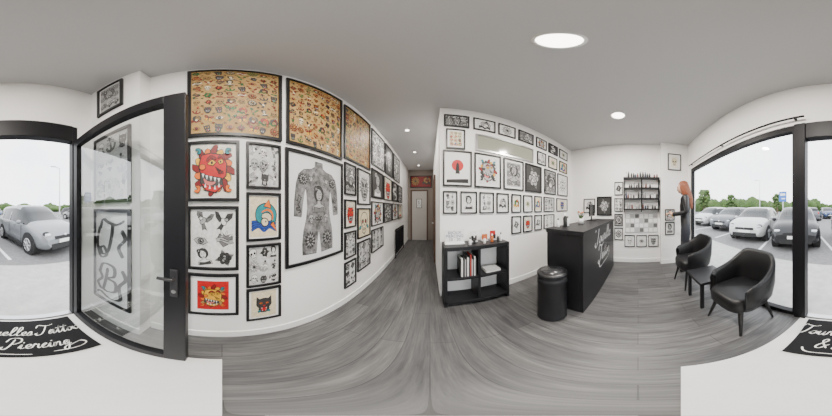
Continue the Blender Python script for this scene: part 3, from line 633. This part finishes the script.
def chair(cx, cy, rot=0):
    m = MB(); n = 32
    def plan(t, w, d):
        ang = t * math.radians(128); s_, c_ = math.sin(ang), math.cos(ang)
        e = 0.62
        return (w * math.copysign(abs(s_) ** e, s_), -d * math.copysign(abs(c_) ** e, c_))
    rings = []
    for i in range(n + 1):
        t = -1 + 2 * i / n; a = abs(t)
        top = .945 - .21 * min(1, max(0, (a - .22) / .55)) ** 1.3 - .05 * max(0, (a - .8) / .2) ** 2
        bot = .36
        ox, oy = plan(t, .30, .29); bx, by = plan(t, .235, .225); ix, iy = plan(t, .245, .235); jx, jy = plan(t, .225, .20)
        mx, my = (ox + ix) / 2, (oy + iy) / 2
        lean = .03 * (1 - a)
        rings.append([(bx, by, bot), (bx + (ox - bx) * .7, by + (oy - by) * .7, bot + .09), (ox, oy - lean * .5, bot + .26), (ox, oy - lean, top - .04), (mx + (ox - mx) * .6, my + (oy - my) * .6 - lean, top - .005), (mx, my - lean, top), (ix, iy - lean, top - .03), (ix, iy - lean * .4, top - .2), (jx, jy, .47)])
    k = len(rings[0]); vs = [p for r in rings for p in r]
    fs = [(i * k + j, i * k + (j + 1) % k, (i + 1) * k + (j + 1) % k, (i + 1) * k + j) for i in range(n) for j in range(k)]
    fs += [tuple(range(k)), tuple(reversed(range(n * k, n * k + k)))]
    m.add(vs, fs, LEATHER, True)
    prof = [(0, .36), (.90, .36), (1.0, .40), (1.02, .50), (.97, .545), (.85, .558), (0, .565)]
    q = 36; vs = []
    for r, z in prof:
        for j in range(q):
            a = 2 * math.pi * j / q; s_, c_ = math.sin(a), math.cos(a)
            vs.append((.228 * r * math.copysign(abs(c_) ** .5, c_), .03 + .245 * r * math.copysign(abs(s_) ** .5, s_), z))
    m.add(vs, [(i * q + j, i * q + (j + 1) % q, (i + 1) * q + (j + 1) % q, (i + 1) * q + j) for i in range(len(prof) - 1) for j in range(q)], LEATHER, True)
    for sx in (-1, 1):
        for sy, y in ((1, .20), (-1, -.17)):
            m.tube([(sx * .17, y * .9, .37), (sx * .235, y * 1.22, 0.0)], [.026, .013], P('chair_leg_black', (.012, .012, .012), .4), 12)
    M2 = Matrix.Translation((cx, cy, 0)) @ Matrix.Rotation(rot, 4, 'Z')
    m.v = [M2 @ v for v in m.v]
    return m.done('armchair')
chair(.95, -.945, math.radians(0)); chair(2.14, -.93, math.radians(4))
m = MB()
m.box(1.33, 1.78, -1.12, -.68, .445, .485, BLACKW)
for x in (1.35, 1.72):
    for y in (-1.10, -.74): m.box(x, x + .04, y, y + .04, 0, .445, BLACKW)
m.box(1.37, 1.74, -1.085, -1.07, .39, .445, BLACKW); m.box(1.37, 1.74, -.73, -.715, .39, .445, BLACKW)
m.done('side_table', bevel=.003)
m = MB()
for i in range(14): m.tube([(-.93, 3.55 + i * .075, .14), (-.93, 3.55 + i * .075, .86)], .022, ALU, 10)
m.tube([(-.93, 3.5, .18), (-.93, 4.58, .18)], .02, ALU); m.tube([(-.93, 3.5, .82), (-.93, 4.58, .82)], .02, ALU)
for y in (3.5, 4.58): m.tube([(-.93, y, .18), (-.93, y, 0)], .014, ALU)
for y in (3.6, 4.5):
    for z in (.2, .8): m.tube([(-.982, y, z), (-.93, y, z)], .012, ALU)
m.done('radiator')
m = MB(); ya_, yb_ = -.53, .355
for y in (ya_, yb_ - .02, (ya_ + yb_) / 2 - .01):
    m.box(3.33, 3.349, y, y + .02, 1.35, 2.25, ALU)
levels = (1.40, 1.66, 1.92, 2.18)
for z in levels: m.box(3.20, 3.345, ya_, yb_, z, z + .035, BLACKW)
for y in (ya_, yb_ - .03, (ya_ + yb_) / 2 - .015): m.box(3.20, 3.22, y, y + .03, 1.40, 2.2, ALU)
m.done('wall_shelf', bevel=.002)
m = MB()
pal = [BOT[2], BOT[2], BOT[1], BOT[2], P('ink_b_brown', (.15, .05, .04), .4), P('ink_b_blue', (.05, .06, .10), .4), P('ink_b_grey', (.3, .3, .3), .4)]
for z in levels[:]:
    y = ya_ + .06
    while y < yb_ - .06:
        if random.random() < .85: bottle(m, 3.27, y, z + .036, .021, random.uniform(.08, .16), random.choice(pal), random.choice(pal))
        y += random.uniform(.045, .07)
m.done('ink_bottles')
m = MB()
m.box(3.335, 3.349, -.50, .33, .82, 1.32, P('card_board', (.55, .55, .55), .6))
for i in range(7):
    for j in range(4):
        y = -.485 + i * .116; z = .845 + j * .118
        m.box(3.325, 3.335, y, y + .095, z, z + .095, (PAPER, PAPER, P('card_grey', (.45, .45, .45), .6), PAPER, P('card_dark', (.12, .12, .12), .6))[(i * 3 + j * 4) % 5])
m.done('display_board')
# ------------------------------------------------------------------ ceiling lights
def downlight(x, y, r, w, es=20):
    m = MB(); c = (x, y, CZ)
    m.lathe(c, [(r, -.001), (r, -.012), (r * .86, -.016), (r * .84, -.004)], TRIM, 40)
    m.lathe(c, [(r * .84, -.006), (0, -.006)], P('lamp_disc', (1, 1, 1), .5, emit=(1, .93, .82), es=9), 40)
    ob = m.done('ceiling_downlight')
    l = bpy.data.lights.new('downlight', 'AREA'); l.shape = 'DISK'; l.size = r * 1.6 * U; l.energy = w; l.color = (1, .94, .86)
    lo = bpy.data.objects.new('lamp', l); COL.objects.link(lo); lo.parent = ob
    lo.location = Vector((x * U, y * U, (CZ - .02) * U)) - Vector(ob.location)
downlight(.46, .31, .12, 62); downlight(2.05, .31, .12, 62)
downlight(-.45, 2.58, .05, 18); downlight(-.45, 3.85, .05, 12); downlight(-.45, 5.2, .05, 2)
# ------------------------------------------------------------------ woman
SKIN = P('skin', (.62, .38, .28), .5); HAIR = P('ginger_hair', (.24, .07, .028), .5); JACK = P('leather_jacket', (.014, .014, .016), .35); PANT = P('dark_leggings', (.02, .022, .03), .7); BOOT = P('black_boots', (.01, .01, .01), .35); LIP = P('lips', (.45, .12, .1), .5); EYE = P('eye_dark', (.03, .02, .02), .3)
def skin(verts, edges, radii, root, sub=2):
    me = bpy.data.meshes.new('sk'); me.from_pydata(verts, edges, []); ob = bpy.data.objects.new('sk', me); COL.objects.link(ob)
    ob.modifiers.new('s', 'SKIN'); s2 = ob.modifiers.new('u', 'SUBSURF'); s2.levels = sub
    for i, r in enumerate(radii): me.skin_vertices[0].data[i].radius = (r, r) if not isinstance(r, tuple) else r
    me.skin_vertices[0].data[root].use_root = True
    bpy.context.view_layer.update()
    ev = ob.evaluated_get(bpy.context.evaluated_depsgraph_get()); m2 = ev.to_mesh()
    v = [x.co.copy() for x in m2.vertices]; f = [tuple(p.vertices) for p in m2.polygons]
    ev.to_mesh_clear(); bpy.data.objects.remove(ob); return v, f
def woman():
    V = [(0, -.01, .95), (0, .0, 1.07), (0, .01, 1.24), (0, -.005, 1.38), (0, .0, 1.45), (0, .02, 1.52)]
    Rr = [.145, .108, .128, .11, .058, .048]; E = [(0, 1), (1, 2), (2, 3), (3, 4), (4, 5)]
    tag = {(0, 1): 'j', (1, 2): 'j', (2, 3): 'j', (3, 4): 'j', (4, 5): 's'}
    def chain(base, pts, rs, tg):
        p = base
        for q, r, g in zip(pts, rs, tg):
            V.append(q); Rr.append(r); k = len(V) - 1; E.append((p, k)); tag[(p, k)] = g; p = k
    hands = []
    for s in (-1, 1):
        chain(0, [(s * .088, -.01, .86), (s * .09, .015 + s * .02, .49), (s * .088, -.025 + s * .03, .34), (s * .085, -.01 + s * .03, .10), (s * .095, .13 + s * .03, .035)], [.098, .062, .060, .042, .036], ['p', 'p', 'p', 'p', 'b'])
        chain(3, [(s * .16, -.005, 1.39), (s * .21, -.04, 1.14), (s * .13, .19, 1.10), (s * .10, .25, 1.115)], [.064, .050, .034, .026], ['j', 'j', 'j', 's'])
        hands.append(s)
    vs, fs = skin(V, E, Rr, 0)
    segs = [(Vector(V[a]), Vector(V[b]), tag[(a, b)], (a, b)) for a, b in E]
    def near(p):
        best = None
        for a, b, g, e in segs:
            d = b - a; t = max(0, min(1, (p - a).dot(d) / d.length_squared)); q = (p - (a + d * t)).length
            if best is None or q < best[0]: best = (q, g, e)
        return best
    for v in vs:
        if v.z > .8 and abs(v.x) < .16 and -.14 < v.y < .14:
            k = min(1, (v.z - .8) / .08) * min(1, (.16 - abs(v.x)) / .03); v.y *= 1 - .15 * k
    mb = MB(); groups = {}
    mm = {'j': JACK, 'p': PANT, 'b': BOOT, 's': SKIN}
    for f in fs:
        c = sum((vs[i] for i in f), Vector()) / len(f); g = near(c)[1]
        if g == 'j' and c.z < .93: g = 'p'
        if g == 'p' and c.z > .93: g = 'j'
        if g == 'p' and c.z < .30: g = 'b'
        if g == 's' and c.z > 1.2 and c.z < 1.465: g = 'j'
        groups.setdefault(g, []).append(f)
    mb.v += vs
    for g, fl in groups.items():
        k = mb.mi(mm[g])
        for f in fl: mb.f.append(list(f)); mb.m.append(k); mb.sm.append(True)
    for s in hands:
        for i in range(4):
            bx = s * (.078 + .016 * i); L = (.062, .07, .066, .052)[i]
            p = [(s * .10, .245, 1.115), (bx, .275, 1.12), (bx - s * .004, .275 + L * .45, 1.118), (bx - s * .008, .275 + L * .75, 1.10), (bx - s * .010, .275 + L * .85, 1.083)]
            v, f = skin(p, [(0, 1), (1, 2), (2, 3), (3, 4)], [.012, .009, .0085, .008, .007], 0, 1); mb.add(v, f, SKIN, True)
        p = [(s * .10, .225, 1.118), (s * .070, .25, 1.135), (s * .060, .285, 1.14), (s * .064, .305, 1.135)]
        v, f = skin(p, [(0, 1), (1, 2), (2, 3)], [.013, .010, .009, .008], 0, 1); mb.add(v, f, SKIN, True)
    mb.box(-.07, .07, .285, .295, 1.08, 1.16, P('phone', (.02, .02, .025), .2))
    mb.tube([(.0 + .062 * math.cos(a), .005 + .058 * math.sin(a), 1.462) for a in [2 * math.pi * i / 20 for i in range(21)]], .016, JACK, 8, False)
    for s in (-1, 1): mb.tube([(s * .137, .175, 1.102), (s * .126, .20, 1.103)], .038, JACK, 14)
    ho = len(mb.v)
    def hf(d, q):
        q = q.copy()
        if d.y > .3:
            if abs(d.x) < .22 and -.25 < d.z < .15: q.y += .022 * (1 - abs(d.x) / .22) * (1 - (d.z + .25) / .5)
            q.y -= .010 * math.exp(-((abs(d.x) - .35) ** 2) / .02 - ((d.z - .12) ** 2) / .02)
            if d.z < -.75: q.y += .01
        if d.z < -.2: q.x *= 1 - .28 * min(1, (-d.z - .2) / .7)
        if d.y < -.2 and d.z < -.3: q.y *= .75
        return q
    mb.ball((0, .025, 1.60), (.076, .095, .115), SKIN, 28, 20, hf)
    for s in (-1, 1):
        mb.ball((s * .030, .106, 1.612), (.013, .008, .007), EYE, 10, 6)
        mb.ball((s * .078, .015, 1.595), (.010, .018, .030), SKIN, 10, 8)
        mb.tube([(s * .016, .118, 1.632), (s * .032, .117, 1.638), (s * .048, .104, 1.632)], .0035, HAIR, 6)
    mb.ball((0, .112, 1.548), (.024, .010, .007), LIP, 12, 6)
    def hc(d, q):
        if d.y > .25 and d.z < .55: return q * .80
        return q
    mb.ball((0, .008, 1.612), (.088, .100, .116), HAIR, 28, 18, hc)
    for i in range(150):
        a = math.radians(random.uniform(-212, 32)); rr = random.uniform(.90, 1.02)
        c_, s_ = math.cos(a), math.sin(a)
        bx, by = .082 * c_ * rr, .005 + .094 * s_ * rr
        L = random.uniform(.26, .38); w = random.uniform(-.014, .014)
        mb.tube([(bx * .3, .01 + .05 * s_, 1.722), (bx * .85, by * .85, 1.69), (bx * 1.04, by * 1.04, 1.60), (bx * 1.05 + w, by * 1.06 - .012, 1.50), (bx * 1.12 - w, by * .85 - .055, 1.40), (bx * 1.0 + w * 1.6, by * .7 - .075, 1.60 - L)], [.010, .013, .012, .011, .010, .003], HAIR, 6, False)
    for i in range(ho, len(mb.v)): mb.v[i] = mb.v[i] - Vector((0, 0, .028))
    hp = Matrix.Translation((0, .01, 1.48)) @ Matrix.Rotation(math.radians(-14), 4, 'X') @ Matrix.Translation((0, -.01, -1.48))
    for i in range(ho, len(mb.v)):
        if mb.v[i].z > 1.48: mb.v[i] = hp @ mb.v[i]
    Mx = Matrix.Translation((2.66 * U, -.99 * U, 0.002)) @ Matrix.Rotation(math.radians(-22), 4, 'Z') @ Matrix.Scale(1.03, 4)
    ob = mb.done('woman', 1.0, Mx=Mx)
woman()
# ------------------------------------------------------------------ exterior
GZ = -0.20
m = MB()
m.add([(-60, -1.2, -.02), (60, -1.2, -.02), (60, -2.6, GZ + .012), (-60, -2.6, GZ + .012), (-60, -3.1, GZ + .012), (60, -3.1, GZ + .012), (60, -3.1, GZ - .3), (-60, -3.1, GZ - .3), (-60, -1.2, GZ - .3), (60, -1.2, GZ - .3)],
      [(0, 3, 2, 1), (3, 4, 5, 2), (4, 7, 6, 5), (8, 9, 6, 7), (0, 1, 9, 8), (0, 8, 7, 4, 3), (1, 2, 5, 6, 9)], PAVE)
m.done('pavement', 1)
m = MB(); m.box(-110, 110, -140, -3.1, GZ - .3, GZ, ASPH); m.done('parking_ground', 1)
m = MB(); WP = P('road_paint', (.7, .7, .7), .8)
hd = Vector((-.36, .93, 0)).normalized(); sd = Vector((hd.y, -hd.x, 0))
for i in range(-6, 9):
    p = Vector((.1 + i * 2.6, -3.5, 0)); q = p - hd * 4.8
    m.add([(p + sd * .05) + Vector((0, 0, GZ + .006)), (p - sd * .05) + Vector((0, 0, GZ + .006)), (q - sd * .05) + Vector((0, 0, GZ + .006)), (q + sd * .05) + Vector((0, 0, GZ + .006))], [(0, 1, 2, 3)], WP)
m.done('parking_lines', 1)
CG = P('car_glass', (.015, .018, .02), .12, spec=.3); TY = P('tyre', (.015, .015, .015), .8); RIM = P('rim', (.55, .55, .56), .3, .8); HL = P('headlight', (.60, .63, .66), .12); PLT = P('plate', (.75, .75, .73), .5)
def car(fx, fy, hx, hy, color, hs=1.0, metal=.3, nm='car'):
    body = P('paint_%0.2f_%0.2f_%0.2f' % color, color, .32, metal, coat=.3)
    m = MB()
    st = [(-2.0, .42, .70, .74, .70, .60), (-1.96, .30, .92, .97, .79, .68), (-1.88, .25, .97, 1.12, .83, .66), (-1.66, .22, .97, 1.40, .845, .60), (-1.35, .2, .96, 1.47, .85, .60), (-.7, .2, .95, 1.50, .855, .61), (0, .2, .93, 1.50, .855, .61), (.35, .2, .92, 1.45, .855, .60), (.75, .2, .91, 1.24, .855, .63), (1.12, .2, .90, 1.00, .85, .68), (1.45, .22, .87, .94, .84, .66), (1.75, .25, .80, .86, .80, .62), (1.92, .28, .68, .73, .73, .58), (2.0, .36, .54, .58, .66, .52)]
    nr = None; vs = []
    for x, zb, be, tp, w, wt in st:
        tp = be + (tp - be) * hs; d = tp - be
        h_ = [(w * .86, zb), (w * .98, zb + .10), (w, zb + (be - zb) * .5), (w * .985, be - .03), (w * .955, be + .01 if d > .15 else be), (w * .955 + (wt * 1.04 - w * .955) * .8 if d > .15 else wt + .08, be + d * .82 if d > .15 else be + d * .5), (wt * .98, tp - .01), (wt * .7, tp + .012), (0, tp + .022)]
        ring = h_ + [(-a, b) for a, b in reversed(h_[:-1])]
        nr = len(ring); vs += [(x, a, b) for a, b in ring]
    fs = []; ml = []
    for i in range(len(st) - 1):
        for j in range(nr):
            mat = body
            side = j in (4, nr - 6)
            if side and 3 <= i <= 8 : mat = CG
            if 5 <= j <= nr - 7 and i in (7, 8): mat = CG
            if 5 <= j <= nr - 7 and i in (2,): mat = CG
            fs.append((i * nr + j, i * nr + (j + 1) % nr, (i + 1) * nr + (j + 1) % nr, (i + 1) * nr + j)); ml.append(mat)
    m.add(vs, fs, ml, True)
    m.add(vs[:nr], [tuple(range(nr))], body); m.add(vs[-nr:], [tuple(reversed(range(nr)))], body)
    for s in (-1, 1):
        for x in (-1.25, 1.25):
            m.tube([(x, s * .60, .33), (x, s * .862, .33)], [.37, .37], TY, 28)
            m.tube([(x, s * .66, .31), (x, s * .875, .31)], [.31, .30], TY, 28)
            m.tube([(x, s * .80, .31), (x, s * .880, .31)], [.205, .20], P('rim_dark', (.12, .12, .12), .5), 24)
            for k in range(7):
                a = 2 * math.pi * k / 7
                m.tube([(x, s * .884, .31), (x + .19 * math.cos(a), s * .884, .31 + .19 * math.sin(a))], [.03, .022], RIM, 6)
            m.tube([(x + .2 * math.cos(a), s * .878, .31 + .2 * math.sin(a)) for a in [2 * math.pi * i / 24 for i in range(25)]], .012, RIM, 6, False)
        for x, t0 in ((-.35, 0), (-1.25, 0)):
            m.add([(x - .035, s * .835, .94), (x + .035, s * .835, .94), (x + .035, s * .66, .95 + .46 * hs), (x - .035, s * .66, .95 + .46 * hs)], [(0, 1, 2, 3)], body)
        m.ball((.78, s * .93, .98), (.06, .10, .07), body, 12, 8)
        for x in (.25, -.75): m.box(x - .09, x + .09, s * .862 - .008, s * .862 + .008, .83, .85, body)
        for x in (.78, -.33, -1.3): m.box(x - .006, x + .006, s * .856 - .004, s * .856 + .004, .30, .90, TY)
        m.box(-.85, .85, s * .85 - .012, s * .85 + .012, .18, .28, TY)
        m.ball((1.80, s * .60, .70), (.175, .145, .085), TY, 16, 10)
        m.ball((1.815, s * .60, .70), (.17, .135, .075), HL, 16, 10)
        m.ball((1.93, s * .55, .40), (.06, .07, .045), TY, 10, 8)
        m.ball((1.945, s * .55, .40), (.05, .05, .035), HL, 10, 8)
        m.ball((-1.93, s * .68, .88), (.06, .10, .16), P('tail_lamp', (.5, .02, .02), .2), 12, 8)
    m.box(1.93, 2.015, -.40, .40, .56, .65, TY); m.box(1.93, 2.02, -.52, .52, .28, .44, TY); m.box(2.0, 2.03, -.26, .26, .45, .55, PLT)
    m.ball((2.0, 0, .66), (.02, .06, .045), RIM, 12, 8)
    m.box(.98, 1.0, -.5, .1, 1.035, 1.05, TY)
    a = math.atan2(hy, hx)
    Mx = Matrix.Translation((fx, fy, GZ + .002)) @ Matrix.Rotation(a, 4, 'Z') @ Matrix.Translation((-2.02, 0, 0))
    return m.done(nm, 1, Mx=Mx)
car(-1.50, -3.62, -.39, .92, (.22, .23, .24), 1.08)
car(1.55, -3.85, -.33, .94, (.008, .008, .010), .95)
car(3.75, -3.85, -.36, .93, (.50, .50, .495), .95, 0)
car(6.6, -4.6, -.36, .93, (.10, .105, .115), .95)
car(9.4, -4.6, -.36, .93, (.50, .50, .50), 1)
cols = [(.25, .02, .02), (.03, .03, .035), (.25, .25, .25), (.45, .45, .45), (.03, .06, .14), (.12, .125, .14)]
k = 0
for i in range(-5, 8):
    if i in (-1,): continue
    car(i * 3.0 + 2, -17.0 - (i % 3) * .3, .36 if i % 2 else -.36, -.93 if i % 2 else .93, cols[k % 6], 1.0); k += 1
m = MB()
random.seed(3)
for i in range(150):
    a = math.radians(80 + 200 * i / 150 + random.uniform(-1, 1)); d = random.uniform(48, 62)
    x, y = math.sin(a) * d, math.cos(a) * d
    if y > -8: continue
    hh = random.uniform(1.1, 2.2) * (1.4 if x > 10 else .9)
    ph = random.uniform(0, 9)
    def fn(dd, q, ph=ph): return q * (1 + .18 * math.sin(dd.x * 7 + ph) * math.cos(dd.z * 6 + ph) + .1 * math.sin(dd.y * 13 + ph))
    m.ball((x, y, GZ + hh * .8), (random.uniform(2, 3.6), 2.4, hh), LEAF, 14, 10, fn)
m.done('tree_line', 1)
def tree(x, y, h):
    m = MB(); m.tube([(x, y, GZ), (x + .1, y, GZ + h * .5), (x, y, GZ + h * .8)], [.16, .11, .05], P('bark', (.12, .08, .05), .9), 10)
    for i in range(90):
        a = random.uniform(0, 6.28); hz = random.uniform(.35, .95); r = h * .24 * math.sqrt(random.random()) * math.sin(math.pi * (hz - .25) / .75) ** .5
        q = h * random.uniform(.045, .075)
        m.ball((x + r * math.cos(a), y + r * math.sin(a), GZ + h * hz), (q * 1.2, q * 1.2, q * .8), LEAF, 8, 6)
    m.done('tree', 1)
tree(22, -12, 5.0); tree(26, -22, 5.0); tree(16, -28, 5); tree(12, -36, 5.5)
def lamp(x, y, h):
    m = MB(); m.tube([(x, y, GZ), (x, y, GZ + h)], [.09, .05], RIM, 10); m.tube([(x, y, GZ + h), (x + .7, y + .1, GZ + h + .12)], [.04, .03], RIM, 8); m.box(x + .5, x + 1.1, y, y + .22, GZ + h + .08, GZ + h + .16, RIM)
    m.done('street_lamp', 1)
lamp(-5.2, -14.5, 6.2); lamp(-14, -30, 8); lamp(16, -21, 7)
m = MB(); BS = P('sign_blue', (.02, .12, .5), .5)
m.tube([(5.2, -10.1, GZ), (5.2, -10.1, 2.7)], .05, RIM, 10); m.box(4.85, 5.55, -10.06, -10.02, 1.8, 2.65, BS); m.box(4.95, 5.45, -10.02, -10.01, 2.3, 2.5, PLT); m.box(4.95, 5.3, -10.02, -10.01, 2.0, 2.1, PLT)
m.done('road_sign', 1)
# ------------------------------------------------------------------ world
w = bpy.data.worlds.new('overcast'); SC.world = w; w.use_nodes = True; t = w.node_tree; bg = t.nodes['Background']
tc = t.nodes.new('ShaderNodeTexCoord')
n = noise(t, tc.outputs['Generated'], 3.0, 5, .6)
t.links.new(ramp(t, n, [(.35, (.84, .90, 1.0)), (.6, (1, 1, 1))]), bg.inputs['Color'])
bg.inputs['Strength'].default_value = 4.8
# ------------------------------------------------------------------ camera
cd = bpy.data.cameras.new('camera'); cd.type = 'PANO'
try: cd.panorama_type = 'EQUIRECTANGULAR'
except Exception: pass
try: cd.cycles.panorama_type = 'EQUIRECTANGULAR'
except Exception as e: print('pano', e)
cam = bpy.data.objects.new('camera', cd); COL.objects.link(cam)
cam.location = (0, 0, 1.45 * U); cam.rotation_euler = (math.radians(90), 0, math.radians(6.06))
cd.clip_start = 0.02; cd.clip_end = 500
SC.camera = cam
